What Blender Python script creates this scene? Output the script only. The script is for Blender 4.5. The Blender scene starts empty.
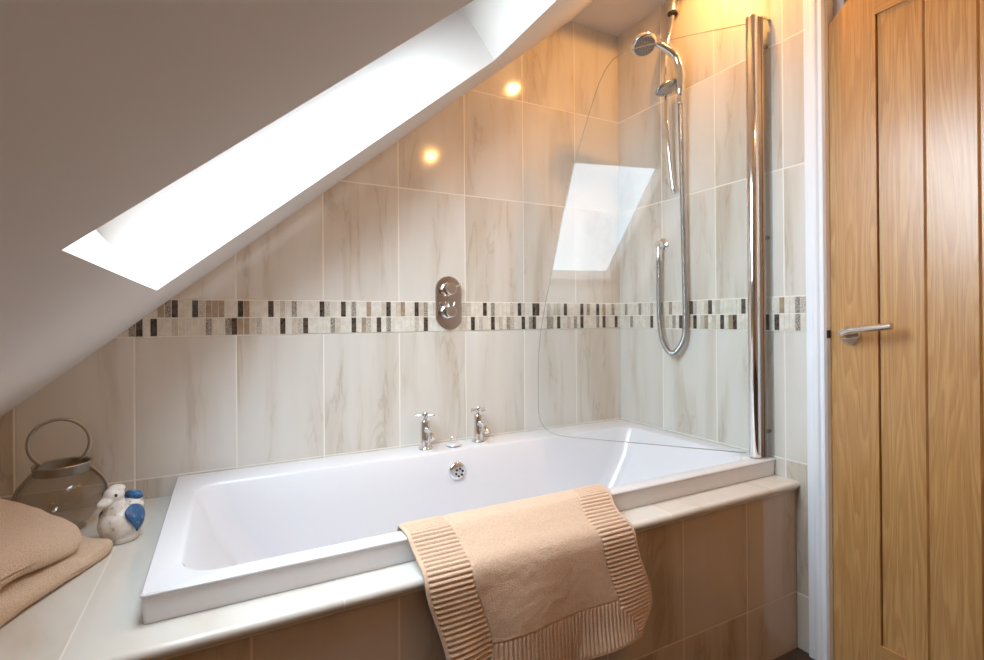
import bpy, bmesh, math, random
from mathutils import Vector, Matrix, noise
from math import sin, cos, pi, radians, sqrt, atan
random.seed(7)
SC = bpy.context.scene
COL = SC.collection
V = Vector

# ------------------------------------------------------------------ measured constants (metres)
FLOOR = -0.953
CEIL = 1.270
TH = atan(0.8334)                     # pitch of the roof slope
LEFTX = -2.015
REAR = -2.75
H_TILE, W_TILE, H_BAND = 0.39394, 0.25, 0.10481
RIM, LEDGE = -0.3987, -0.4507
XB, YB, YL = -1.6386, -0.7177, -0.7931
FLATX = (CEIL - 1.4828) / 0.8334     # where slope meets flat ceiling

# ------------------------------------------------------------------ node helpers
def new_mat(name):
    m = bpy.data.materials.new(name); m.use_nodes = True
    nt = m.node_tree; nt.nodes.clear()
    out = nt.nodes.new('ShaderNodeOutputMaterial')
    return m, nt, out

def lin(*c):
    r = []
    for v in c:
        v /= 255.0
        r.append(v / 12.92 if v <= 0.04045 else ((v + 0.055) / 1.055) ** 2.4)
    return (r[0], r[1], r[2], 1.0)

class G:
    def __init__(s, nt): s.nt = nt
    def node(s, t, **kw):
        n = s.nt.nodes.new(t)
        for k, v in kw.items(): setattr(n, k, v)
        return n
    def put(s, sock, v):
        if hasattr(v, 'is_output') or isinstance(v, bpy.types.NodeSocket): s.nt.links.new(v, sock)
        else: sock.default_value = v
    def m(s, op, a, b=0.0, c=0.0):
        n = s.node('ShaderNodeMath', operation=op)
        s.put(n.inputs[0], a); s.put(n.inputs[1], b); s.put(n.inputs[2], c)
        return n.outputs[0]
    def xyz(s, x, y, z):
        n = s.node('ShaderNodeCombineXYZ')
        for i, v in enumerate((x, y, z)): s.put(n.inputs[i], v)
        return n.outputs[0]
    def sep(s, v):
        n = s.node('ShaderNodeSeparateXYZ'); s.put(n.inputs[0], v); return n.outputs
    def obj(s): return s.node('ShaderNodeTexCoord').outputs['Object']
    def pos(s): return s.node('ShaderNodeNewGeometry').outputs['Position']
    def noise(s, v, scale, detail=3.0, rough=0.5, dist=0.0):
        n = s.node('ShaderNodeTexNoise')
        s.put(n.inputs['Vector'], v); n.inputs['Scale'].default_value = scale
        n.inputs['Detail'].default_value = detail; n.inputs['Roughness'].default_value = rough
        n.inputs['Distortion'].default_value = dist
        return n.outputs['Fac']
    def ramp(s, f, stops):
        n = s.node('ShaderNodeValToRGB'); s.put(n.inputs[0], f)
        e = n.color_ramp.elements
        while len(e) < len(stops): e.new(0.5)
        for i, (p, c) in enumerate(stops): e[i].position = p; e[i].color = c
        return n.outputs[0]
    def mapr(s, f, a, b, c=0.0, d=1.0):
        n = s.node('ShaderNodeMapRange'); n.interpolation_type = 'SMOOTHSTEP'
        s.put(n.inputs[0], f)
        for i, v in enumerate((a, b, c, d)): n.inputs[i + 1].default_value = v
        return n.outputs[0]
    def mix(s, f, a, b, mode='MIX'):
        n = s.node('ShaderNodeMix', data_type='RGBA', blend_type=mode)
        s.put(n.inputs[0], f); s.put(n.inputs[6], a); s.put(n.inputs[7], b)
        return n.outputs[2]
    def bump(s, h, strength=0.3, dist=0.01):
        n = s.node('ShaderNodeBump'); n.inputs['Strength'].default_value = strength
        n.inputs['Distance'].default_value = dist; s.put(n.inputs['Height'], h)
        return n.outputs[0]
    def bsdf(s, out, col, rough=0.5, metal=0.0, normal=None, coat=0.0, coat_r=0.1, spec=0.5, sheen=0.0):
        b = s.node('ShaderNodeBsdfPrincipled')
        s.put(b.inputs['Base Color'], col); s.put(b.inputs['Roughness'], rough)
        s.put(b.inputs['Metallic'], metal)
        b.inputs['Coat Weight'].default_value = coat; b.inputs['Coat Roughness'].default_value = coat_r
        b.inputs['Specular IOR Level'].default_value = spec
        b.inputs['Sheen Weight'].default_value = sheen
        if normal is not None: s.put(b.inputs['Normal'], normal)
        s.nt.links.new(b.outputs[0], out.inputs[0])
        return b

def simple(name, col, rough=0.5, metal=0.0, coat=0.0, nscale=40.0, nvar=0.06, bump=0.0, spec=0.5, bscale=None):
    m, nt, out = new_mat(name); g = G(nt)
    f = g.noise(g.obj(), nscale, 3.0)
    dark = tuple(c * (1 - nvar) for c in col[:3]) + (1,)
    c = g.mix(f, dark, col)
    nrm = g.bump(g.noise(g.obj(), bscale or nscale * 3, 2.0), bump, 0.002) if bump else None
    g.bsdf(out, c, rough, metal, nrm, coat=coat, spec=spec)
    return m

GROUT = lin(236, 231, 220)
def stone_color(g, u, v, iu, iv, seed):
    wn = g.node('ShaderNodeTexWhiteNoise', noise_dimensions='3D')
    g.put(wn.inputs[0], g.xyz(iu, iv, seed))
    rnd = wn.outputs['Value']; rc = g.sep(wn.outputs['Color'])
    # vertical drifting streaks
    big = g.noise(g.xyz(g.m('ADD', g.m('MULTIPLY', u, 7.0), g.m('MULTIPLY', rc[0], 31.0)),
                        g.m('MULTIPLY', rc[1], 17.0), g.m('MULTIPLY', v, 1.1)), 1.0, 3.0, 0.55, 0.5)
    fine = g.noise(g.xyz(g.m('ADD', g.m('MULTIPLY', u, 13.0), g.m('MULTIPLY', rc[1], 23.0)),
                         g.m('MULTIPLY', rc[0], 9.0), g.m('MULTIPLY', v, 2.0)), 1.0, 4.0, 0.6, 0.7)
    ridge = g.m('ABSOLUTE', g.m('SUBTRACT', fine, 0.5))
    vein = g.mapr(ridge, 0.0, 0.035, 1.0, 0.0)
    gate = g.mapr(big, 0.46, 0.62)
    col = g.ramp(big, [(0.30, lin(223, 220, 213)), (0.50, lin(217, 212, 203)), (0.62, lin(206, 198, 185)), (0.75, lin(194, 182, 164))])
    col = g.mix(g.m('MULTIPLY', g.m('MULTIPLY', vein, gate), 0.30), col, lin(150, 130, 106))
    col = g.mix(g.m('MULTIPLY', rnd, 0.12), col, lin(188, 172, 150))
    return col

def tile_mat(name, axis, off, band=True, zoff=0.0, seed=1.0, rough=0.09, tint=None):
    """big stone-look tiles: axis 0 = runs along x, 1 = along y"""
    m, nt, out = new_mat(name); g = G(nt)
    s = g.sep(g.pos())
    u = g.m('DIVIDE', g.m('ADD', s[axis], off), W_TILE)
    if band:
        up = g.m('GREATER_THAN', s[2], 0.05)
        z = g.m('DIVIDE', g.m('SUBTRACT', s[2], g.m('MULTIPLY', up, H_BAND)), H_TILE)
    else:
        z = g.m('DIVIDE', g.m('SUBTRACT', s[2], zoff), H_TILE)
    iu = g.m('FLOOR', g.m('ADD', u, 40.0)); iv = g.m('FLOOR', g.m('ADD', z, 40.0))
    fu = g.m('FRACT', g.m('ADD', u, 40.0)); fv = g.m('FRACT', g.m('ADD', z, 40.0))
    du = g.m('MULTIPLY', g.m('MINIMUM', fu, g.m('SUBTRACT', 1.0, fu)), W_TILE)
    dv = g.m('MULTIPLY', g.m('MINIMUM', fv, g.m('SUBTRACT', 1.0, fv)), H_TILE)
    d = g.m('MINIMUM', du, dv)
    gm = g.mapr(d, 0.0016, 0.0027, 1.0, 0.0)
    edge = g.mapr(d, 0.0018, 0.0045, 0.0, 1.0)
    col = stone_color(g, s[axis], s[2], iu, iv, seed)
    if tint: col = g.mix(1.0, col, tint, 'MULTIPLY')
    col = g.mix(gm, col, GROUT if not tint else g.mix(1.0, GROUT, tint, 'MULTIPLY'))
    r = g.m('ADD', g.m('MULTIPLY', gm, 0.55), rough)
    wav = g.noise(g.pos(), 9.0, 1.0)
    h = g.m('ADD', edge, g.m('MULTIPLY', wav, 0.35))
    g.bsdf(out, col, r, 0.0, g.bump(h, 0.35, 0.0012), spec=0.5)
    return m

def ledge_mat():
    m, nt, out = new_mat('ledge_tile'); g = G(nt)
    s = g.sep(g.pos())
    u = g.m('DIVIDE', g.m('ADD', s[0], 1.73), 0.40)
    iu = g.m('FLOOR', g.m('ADD', u, 20.0)); fu = g.m('FRACT', g.m('ADD', u, 20.0))
    d = g.m('MULTIPLY', g.m('MINIMUM', fu, g.m('SUBTRACT', 1.0, fu)), 0.40)
    gm = g.mapr(d, 0.001, 0.002, 1.0, 0.0)
    col = g.ramp(g.noise(g.xyz(g.m('MULTIPLY', s[0], 6.0), g.m('MULTIPLY', s[1], 2.0), iu), 1.0, 4.0, 0.55, 0.6),
                 [(0.3, lin(224, 221, 214)), (0.55, lin(217, 212, 203)), (0.75, lin(204, 194, 178))])
    col = g.mix(gm, col, GROUT)
    g.bsdf(out, col, 0.18, 0.0, g.bump(g.noise(g.pos(), 12.0, 1.0), 0.1, 0.001))
    return m

def oak_mat(name, board=0.1045, y0=-1.0015, horizontal=False):
    m, nt, out = new_mat(name); g = G(nt)
    s = g.sep(g.pos())
    a, b = (s[1], s[2]) if not horizontal else (s[2], s[1])
    i = g.m('FLOOR', g.m('DIVIDE', g.m('SUBTRACT', s[1], y0), board)) if not horizontal else 3.0
    wn = g.node('ShaderNodeTexWhiteNoise', noise_dimensions='1D'); g.put(wn.inputs['W'], i)
    rnd = wn.outputs['Value']
    vec = g.xyz(g.m('ADD', g.m('MULTIPLY', a, 13.0), g.m('MULTIPLY', rnd, 40.0)), g.m('MULTIPLY', rnd, 11.0), g.m('MULTIPLY', b, 0.8))
    f1 = g.noise(vec, 1.0, 2.0, 0.5, 0.4)
    rings = g.m('FRACT', g.m('MULTIPLY', f1, 15.0))
    ring = g.m('MULTIPLY', g.mapr(rings, 0.0, 0.85), g.mapr(rings, 0.86, 1.0, 1.0, 0.0))
    fib = g.noise(g.xyz(g.m('MULTIPLY', a, 420.0), rnd, g.m('MULTIPLY', b, 9.0)), 1.0, 3.0, 0.6)
    band = g.noise(g.xyz(g.m('MULTIPLY', a, 60.0), rnd, g.m('MULTIPLY', b, 1.2)), 1.0, 3.0, 0.6, 0.3)
    c = g.mix(g.m('MULTIPLY', ring, 0.6), lin(208, 162, 104), lin(178, 126, 72))
    c = g.mix(g.mapr(band, 0.42, 0.7, 0.0, 0.5), c, lin(184, 132, 74))
    c = g.mix(g.mapr(fib, 0.45, 0.72, 0.0, 0.55), c, lin(160, 108, 58))
    c = g.mix(g.m('MULTIPLY', rnd, 0.28), c, lin(182, 128, 74))
    g.bsdf(out, c, 0.34, 0.0, g.bump(fib, 0.12, 0.0008), coat=0.6, coat_r=0.24)
    return m

def towel_mat(name, col, bs=0.5):
    m, nt, out = new_mat(name); g = G(nt)
    n1 = g.noise(g.obj(), 330.0, 3.0, 0.7)
    n2 = g.noise(g.obj(), 14.0, 3.0)
    d = tuple(c * 0.84 for c in col[:3]) + (1,)
    l = tuple(min(1, c * 1.10) for c in col[:3]) + (1,)
    c = g.ramp(n1, [(0.32, d), (0.5, col), (0.7, l)])
    c = g.mix(g.m('MULTIPLY', n2, 0.18), c, tuple(x * 0.82 for x in col[:3]) + (1,))
    g.bsdf(out, c, 0.95, 0.0, g.bump(n1, bs, 0.007), spec=0.15, sheen=0.3)
    return m

def chrome_mat(name='chrome', col=(0.80, 0.80, 0.80, 1), rough=0.06):
    m, nt, out = new_mat(name); g = G(nt)
    r = g.m('ADD', g.m('MULTIPLY', g.noise(g.obj(), 25.0, 2.0), 0.05), rough)
    g.bsdf(out, col, r, 1.0)
    return m

def clear_mat(name, tint, ior=1.45, rough=0.0):
    m, nt, out = new_mat(name); g = G(nt)
    ge = g.node('ShaderNodeNewGeometry'); dt = g.node('ShaderNodeVectorMath', operation='DOT_PRODUCT')
    g.put(dt.inputs[0], ge.outputs['Incoming']); g.put(dt.inputs[1], ge.outputs['Normal'])
    r0 = ((ior - 1) / (ior + 1)) ** 2
    fr = g.m('ADD', r0, g.m('MULTIPLY', 1 - r0, g.m('POWER', g.m('SUBTRACT', 1.0, g.m('ABSOLUTE', dt.outputs['Value'])), 5.0)))
    smudge = g.noise(g.obj(), 3.0, 3.0)
    t = g.node('ShaderNodeBsdfTransparent')
    g.put(t.inputs[0], g.mix(smudge, tint, tuple(min(1, c * 1.01) for c in tint[:3]) + (1,)))
    gl = g.node('ShaderNodeBsdfGlossy'); gl.inputs['Roughness'].default_value = rough
    mx = g.node('ShaderNodeMixShader')
    nt.links.new(fr, mx.inputs[0]); nt.links.new(t.outputs[0], mx.inputs[1]); nt.links.new(gl.outputs[0], mx.inputs[2])
    nt.links.new(mx.outputs[0], out.inputs[0])
    return m

def emit_mat(name, col, strength):
    m, nt, out = new_mat(name); g = G(nt)
    e = g.node('ShaderNodeEmission'); e.inputs[0].default_value = col; e.inputs[1].default_value = strength
    nt.links.new(e.outputs[0], out.inputs[0]); return m

M = {}
M['paint'] = simple('white_paint', lin(226, 219, 213), 0.75, nscale=5, nvar=0.03, bump=0.05, bscale=90)
M['gloss_white'] = simple('white_gloss_paint', lin(238, 240, 244), 0.42, nscale=8, nvar=0.02)
M['tile_back'] = tile_mat('stone_tile_back', 0, 0.48688 - 0.25, True, seed=1.0)
M['tile_right'] = tile_mat('stone_tile_right', 1, 0.24802, True, seed=2.0)
M['tile_left'] = tile_mat('stone_tile_left', 1, 0.10, True, seed=5.0)
M['tile_panel_shaded'] = tile_mat('stone_tile_panel_shaded', 0, 1.4785, False, zoff=-0.784, seed=3.0, rough=0.07, tint=(.80, .67, .56, 1))  # same tile as the walls; brown tint paints in shade and warm bounce
M['ledge'] = ledge_mat()
M['grout'] = simple('grout', GROUT, 0.8)
M['acrylic'] = simple('white_acrylic', lin(230, 230, 234), 0.2, nscale=4, nvar=0.01, coat=0.3)
M['chrome'] = chrome_mat()
M['satin'] = chrome_mat('satin_steel', (0.68, 0.66, 0.63, 1), 0.2)
M['hose'] = chrome_mat('hose_steel', (0.42, 0.43, 0.44, 1), 0.22)
M['pewter'] = chrome_mat('aged_metal', (0.42, 0.37, 0.31, 1), 0.32)
M['dark'] = simple('dark_rubber', lin(38, 36, 36), 0.6)
M['glass'] = clear_mat('screen_glass', (0.985, 0.995, 0.992, 1), 1.34)
M['pane'] = clear_mat('window_glass', (0.97, 0.98, 0.98, 1), 1.2)
M['vase_glass'] = clear_mat('smoky_glass', (0.90, 0.88, 0.85, 1), 1.5)
M['strip'] = clear_mat('clear_strip', (0.9, 0.93, 0.95, 1), 1.3)
M['oak'] = oak_mat('oak_boards')
M['oak_rail'] = oak_mat('oak_rail', horizontal=True)
M['oak_dark'] = simple('oak_lining', lin(150, 96, 52), 0.5, nscale=30, nvar=0.2)
M['floor'] = simple('dark_vinyl_floor', lin(74, 60, 54), 0.35, nscale=14, nvar=0.3)
M['mat'] = towel_mat('bath_mat_terry', lin(223, 192, 165), 0.5)
M['towel'] = towel_mat('towel_terry', lin(250, 218, 187), 0.9)
M['speckle'] = None

# ------------------------------------------------------------------ mesh helpers (world coordinates in, local mesh out)
def origin(o):
    v = V((0, 0, 0))
    while o is not None: v = v + o.location; o = o.parent
    return v

def obj(name, bm, mats, parent=None, smooth=False, loc=None, angle=None):
    me = bpy.data.meshes.new(name)
    off = origin(parent) if parent else V((0, 0, 0))
    if loc is not None: off = V(loc)
    bmesh.ops.translate(bm, verts=bm.verts, vec=-off)
    bmesh.ops.recalc_face_normals(bm, faces=bm.faces)
    bm.to_mesh(me); bm.free()
    if not isinstance(mats, (list, tuple)): mats = [mats]
    for m in mats: me.materials.append(m)
    if smooth:
        for p in me.polygons: p.use_smooth = True
    o = bpy.data.objects.new(name, me); COL.objects.link(o)
    if parent: o.parent = parent
    elif loc is not None: o.location = off
    if smooth and angle:
        me.set_sharp_from_angle(angle=radians(angle))
    return o

def empty(name, loc, label, cat, group=None):
    o = bpy.data.objects.new(name, None); COL.objects.link(o); o.location = loc
    o.empty_display_size = 0.05
    o['label'] = label; o['category'] = cat
    if group: o['group'] = group
    return o

def struct(o, label=None):
    o['kind'] = 'structure'
    if label: o['label'] = label
    return o

def box(bm, lo, hi, mi=0):
    v = [bm.verts.new((x, y, z)) for z in (lo[2], hi[2]) for y in (lo[1], hi[1]) for x in (lo[0], hi[0])]
    fs = [(0, 1, 3, 2), (4, 6, 7, 5), (0, 4, 5, 1), (2, 3, 7, 6), (0, 2, 6, 4), (1, 5, 7, 3)]
    r = []
    for f in fs:
        fc = bm.faces.new([v[i] for i in f]); fc.material_index = mi; r.append(fc)
    return v, r

def bevel_box(bm, lo, hi, r, seg=3):
    tmp = bmesh.new(); box(tmp, lo, hi)
    bmesh.ops.bevel(tmp, geom=tmp.edges[:], offset=r, segments=seg, affect='EDGES', profile=0.5)
    me = bpy.data.meshes.new('t'); tmp.to_mesh(me); tmp.free(); bm.from_mesh(me); bpy.data.meshes.remove(me)

def frame(axis):
    a = V(axis).normalized()
    t = V((0, 0, 1)) if abs(a.z) < 0.9 else V((1, 0, 0))
    u = t.cross(a).normalized(); w = a.cross(u)
    return a, u, w

def lathe(bm, c, axis, prof, n=32, mi=0, rot=0.0, close=True):
    """prof: list of (radius, height along axis)"""
    a, u, w = frame(axis); c = V(c); rings = []
    for r, h in prof:
        if r < 1e-6: rings.append([bm.verts.new(c + a * h)])
        else: rings.append([bm.verts.new(c + a * h + (u * cos(rot + 2 * pi * i / n) + w * sin(rot + 2 * pi * i / n)) * r) for i in range(n)])
    for A, B in zip(rings[:-1], rings[1:]):
        for i in range(n):
            j = (i + 1) % n
            if len(A) == 1 and len(B) == 1: continue
            if len(A) == 1: f = bm.faces.new((A[0], B[j], B[i]))
            elif len(B) == 1: f = bm.faces.new((A[i], A[j], B[0]))
            else: f = bm.faces.new((A[i], A[j], B[j], B[i]))
            f.material_index = mi
    if close:
        for R in (rings[0], rings[-1]):
            if len(R) > 2: bm.faces.new(R).material_index = mi

def cyl(bm, p, q, r, n=24, bev=0.0, r2=None):
    p = V(p); q = V(q); L = (q - p).length; r2 = r if r2 is None else r2
    if bev: prof = [(0, 0), (r - bev, 0), (r - bev * .3, bev * .3), (r, bev), (r2, L - bev), (r2 - bev * .3, L - bev * .3), (r2 - bev, L), (0, L)]
    else: prof = [(0, 0), (r, 0), (r2, L), (0, L)]
    lathe(bm, p, q - p, prof, n)

def catmull(pts, n=8, closed=False):
    P = [V(p) for p in pts]; out = []
    N = len(P); rng = N if closed else N - 1
    for i in range(rng):
        if closed: a, b, c, d = P[(i - 1) % N], P[i], P[(i + 1) % N], P[(i + 2) % N]
        else: a, b, c, d = P[max(i - 1, 0)], P[i], P[i + 1], P[min(i + 2, N - 1)]
        for k in range(n):
            t = k / n
            out.append(0.5 * ((2 * b) + (-a + c) * t + (2 * a - 5 * b + 4 * c - d) * t * t + (-a + 3 * b - 3 * c + d) * t ** 3))
    if not closed: out.append(P[-1].copy())
    return out

def tube(bm, pts, r, n=12, closed=False, rad=None, flat=1.0):
    P = [V(p) for p in pts]; N = len(P)
    T = []
    for i in range(N):
        a = P[(i - 1) % N] if closed or i > 0 else P[i]
        b = P[(i + 1) % N] if closed or i < N - 1 else P[i]
        T.append((b - a).normalized())
    a, u, w = frame(T[0]); rings = []
    for i in range(N):
        if i:
            ax = T[i - 1].cross(T[i])
            if ax.length > 1e-9:
                R = Matrix.Rotation(T[i - 1].angle(T[i]), 3, ax.normalized()); u = R @ u
            u = (u - T[i] * u.dot(T[i])).normalized()
        w = T[i].cross(u)
        rr = rad(i / (N - 1)) if rad else r
        rings.append([bm.verts.new(P[i] + (u * cos(2 * pi * k / n) + w * sin(2 * pi * k / n) * flat) * rr) for k in range(n)])
    m = N if closed else N - 1
    for i in range(m):
        A, B = rings[i], rings[(i + 1) % N]
        for k in range(n):
            bm.faces.new((A[k], A[(k + 1) % n], B[(k + 1) % n], B[k]))
    if not closed:
        bm.faces.new(rings[0]); bm.faces.new(rings[-1])

def prism(bm, poly, f, a, b, mi=0):
    """poly of 2-D points, f(u,v,t)->3-D, extruded from t=a to t=b"""
    A = [bm.verts.new(f(u, v, a)) for u, v in poly]; B = [bm.verts.new(f(u, v, b)) for u, v in poly]
    n = len(poly)
    fs = [bm.faces.new(A), bm.faces.new(B[::-1])]
    for i in range(n): fs.append(bm.faces.new((A[i], B[i], B[(i + 1) % n], A[(i + 1) % n])))
    for q in fs: q.material_index = mi
    return fs

def ellipsoid(bm, c, rad, R=None, seg=24, rings=16):
    mtx = Matrix.Translation(V(c)) @ (R.to_4x4() if R else Matrix.Identity(4)) @ Matrix.Diagonal((rad[0], rad[1], rad[2], 1))
    bmesh.ops.create_uvsphere(bm, u_segments=seg, v_segments=rings, radius=1.0, matrix=mtx)

# ------------------------------------------------------------------ room shell
bm = bmesh.new(); box(bm, (LEFTX - .15, 0, FLOOR - .1), (0.3, .15, 1.6))
struct(obj('wall_back', bm, M['tile_back']))
bm = bmesh.new(); box(bm, (LEFTX - .15, REAR, FLOOR - .1), (LEFTX, 0, 0.1))
struct(obj('wall_left', bm, M['tile_left']))
bm = bmesh.new(); box(bm, (LEFTX - .15, REAR - .15, FLOOR - .1), (0.3, REAR, 1.6))
struct(obj('wall_rear', bm, M['paint']))
DY0, DY1, DTOP = -0.868, -1.632, 1.045           # door opening
bm = bmesh.new()
box(bm, (0, DY0 + .0, FLOOR - .1), (.15, 0, 1.5), 0)
box(bm, (0, DY1, DTOP), (.15, DY0, 1.5), 1)
box(bm, (0, REAR, FLOOR - .1), (.15, DY1, 1.5), 1)
struct(obj('wall_right', bm, [M['tile_right'], M['paint']]))
bm = bmesh.new(); box(bm, (LEFTX, REAR, FLOOR - .1), (0.3, 0, FLOOR))
struct(obj('floor', bm, M['floor']))

# sloping ceiling with the shaft of the roof window
AX = V((cos(TH), 0, sin(TH))); NM = V((-sin(TH), 0, cos(TH))); O0 = V((-1.646, 0, 0.111))
def sl(s, d, y): return O0 + AX * s + NM * d + V((0, y, 0))
S1 = 1.088; YF, YN = -0.386, -1.118; SMAX = (FLATX + 1.646) / cos(TH); SMIN = (LEFTX - .02 + 1.646) / cos(TH)
TK = 0.26
bm = bmesh.new()
def sbox(s0, s1, y0, y1, mi=0):
    prism(bm, [(s0, 0), (s1, 0), (s1, TK), (s0, TK)], lambda u, v, t: sl(u, v, t), y0, y1, mi)
sbox(SMIN, 0, REAR, 0); sbox(S1, SMAX, REAR, 0); sbox(0, S1, YF, 0); sbox(0, S1, REAR, YN)
e0 = sl(SMAX, 0, 0); e1 = sl(SMAX, TK, 0)
prism(bm, [(FLATX, CEIL), (.15, CEIL), (.15, 1.6), (e1.x, 1.6), (e1.x, e1.z)], lambda u, v, t: V((u, t, v)), REAR, 0)
struct(obj('ceiling', bm, M['paint']))

# roof window: frame and pane
win = bpy.data.objects.new('window_1', None); COL.objects.link(win); win.location = sl(S1 / 2, .2, -.75)
struct(win, 'roof window set in the sloping ceiling above the bath')
bm = bmesh.new()
def fbox(s0, s1, y0, y1, d0=.205, d1=.285):
    prism(bm, [(s0, d0), (s1, d0), (s1, d1), (s0, d1)], lambda u, v, t: sl(u, v, t), y0, y1)
fbox(-.02, .038, YN - .02, YF + .02); fbox(.880, S1 + .02, YN - .02, YF + .02)
fbox(.038, .880, YN - .02, -1.025); fbox(.038, .880, -.50, YF + .02)
obj('window_frame', bm, M['gloss_white'], win)
bm = bmesh.new(); prism(bm, [(.03, .245), (.888, .245), (.888, .25), (.03, .25)], lambda u, v, t: sl(u, v, t), -1.033, -.492)
obj('window_pane', bm, M['pane'], win)

# ------------------------------------------------------------------ mosaic band (two rows of slim chips)
def chip_mats():
    r = []
    for nm, a, b, sc, ro in (('cream', (226, 221, 210), (214, 207, 194), 40, .12), ('ivory', (228, 222, 210), (214, 206, 192), 40, .12),
                      ('tan', (176, 156, 132), (158, 138, 116), 60, .12), ('beige', (210, 200, 184), (196, 184, 166), 60, .12),
                      ('dark', (52, 45, 42), (96, 84, 74), 110, .15), ('speckle', (92, 84, 76), (190, 182, 168), 260, .2), ('pale_speckle', (160, 150, 136), (214, 206, 192), 260, .2)):
        m, nt, out = new_mat('mosaic_' + nm); g = G(nt)
        n = g.noise(g.obj(), sc, 3.0, 0.7)
        c = g.ramp(n, [(0.40, lin(*a)), (0.58, lin(*b))])
        g.bsdf(out, c, ro); r.append(m)
    return r
CH = chip_mats()
PITCH = W_TILE / 15
# columns counted from the corner; D dark, S speckle, T tan, P pale speckle
DEC = {}
def deco(wall, row, s):
    for tok in s.split():
        k, v = tok.split(':'); DEC[(wall, row, int(k))] = v
deco('b', 1, '2:S 5:T 7:D 10:S 12:D 17:D 19:P 22:P 25:D 26:D 30:D 32:P 37:S 39:D 44:P 53:S 55:D 58:T 61:D 65:T 68:S 70:D 73:P 74:D 79:S 83:D 87:T 88:D 91:T 92:T 93:T 94:P 95:D 98:D 99:S 100:T')
deco('b', 0, '1:D 5:D 7:S 12:D 14:S 16:P 19:D 21:S 22:S 26:D 27:S 29:D 32:P 33:S 35:P 37:D 40:P 42:D 53:D 55:P 61:S 63:D 65:P 66:T 68:D 72:S 77:D 78:P 81:D 85:P 87:T 88:T 89:D 90:S 93:S 101:D 103:D 104:S')
deco('r', 1, '2:S 7:S 11:P 14:D 17:T 23:D 24:P 28:D 30:P 36:D 44:T 47:S 48:P')
deco('r', 0, '4:S 11:D 18:S 20:D 24:D 26:P 27:T 31:D 33:T 34:D 41:D 43:D 47:S')
def band(wall, length):
    bm = bmesh.new(); n = int(length / PITCH + .5); th = 0.0035
    def bx(a0, a1, z0, z1, t, mi):
        if wall == 'b': lo, hi = (-a1, -t, z0), (-a0, 0.001, z1)
        else: lo, hi = (-t, -a1, z0), (0.001, -a0, z1)
        box(bm, lo, hi, mi)
    bx(0, length, 0, H_BAND, 0.0022, 7)
    rh = H_BAND / 2
    for row in (0, 1):
        for i in range(n):
            d = DEC.get((wall, row, i))
            mi = {'D': 4, 'S': 5, 'T': 2, 'P': 6}.get(d)
            if mi is None: mi = random.choice((0, 0, 0, 1, 1, 3))
            bx(i * PITCH + .0008, (i + 1) * PITCH - .0008, row * rh + .0016, (row + 1) * rh - .0016, th, mi)
    return bm
b1 = struct(obj('trim_1', band('b', 2.015), CH + [M['grout']]))
b2 = struct(obj('trim_2', band('r', 0.815), CH + [M['grout']]))

# ------------------------------------------------------------------ bath surround: tiled ledge and front panel
sur = empty('bath_surround', (-1.0, YL + .01, FLOOR), 'tiled boxed-in surround under the bath with pale ledge and tiled front tinted brown for shade', 'bath surround')
bm = bmesh.new()
TL = 0.022
box(bm, (LEFTX + .001, YL + .012, LEDGE - TL), (XB + .02, -.001, LEDGE))
box(bm, (XB + .02, YL + .012, LEDGE - TL), (-.001, YB + .02, LEDGE))
lathe_pts = [(YL + .012, LEDGE)] + [(YL + .011 - .011 * sin(a), LEDGE - .011 + .011 * cos(a)) for a in [i * pi / 12 for i in range(0, 13)]] + [(YL + .012, LEDGE - TL)]
prism(bm, lathe_pts, lambda u, v, t: V((t, u, v)), LEFTX + .001, -.001)
obj('ledge', bm, M['ledge'], sur)
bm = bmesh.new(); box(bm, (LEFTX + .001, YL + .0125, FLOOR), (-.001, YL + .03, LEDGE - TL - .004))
obj('front_panel', bm, M['tile_panel_shaded'], sur)
bm = bmesh.new(); box(bm, (LEFTX + .001, YL + .009, LEDGE - TL - .004), (-.001, YL + .02, LEDGE - TL))
obj('edge_trim', bm, simple('pale_trim', lin(226, 206, 176), .4), sur)

# ------------------------------------------------------------------ bath
bath = empty('bathtub', (XB / 2, YB / 2, LEDGE), 'white acrylic double-ended bathtub set into the tiled surround under the slope', 'bathtub')
def rrect(x0, x1, y0, y1, r, z, n=10):
    pts = []
    for cx, cy, a0 in ((x1 - r, y1 - r, 0), (x0 + r, y1 - r, pi / 2), (x0 + r, y0 + r, pi), (x1 - r, y0 + r, 1.5 * pi)):
        for k in range(n + 1):
            a = a0 + pi / 2 * k / n
            pts.append(V((cx + r * cos(a), cy + r * sin(a), z)))
    return pts
def bridge(bm, loops, mi=0, cap0=False, cap1=False):
    L = [[bm.verts.new(p) for p in lp] for lp in loops]
    n = len(L[0])
    for A, B in zip(L[:-1], L[1:]):
        for i in range(n): bm.faces.new((A[i], A[(i + 1) % n], B[(i + 1) % n], B[i])).material_index = mi
    if cap0: bm.faces.new(L[0])
    if cap1: bm.faces.new(L[-1])
bm = bmesh.new()
X0, X1, Y0, Y1 = XB, -0.002, YB, -0.002
ix0, ix1, iy0, iy1 = -1.585, -0.062, -0.668, -0.118      # inner rim
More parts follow.
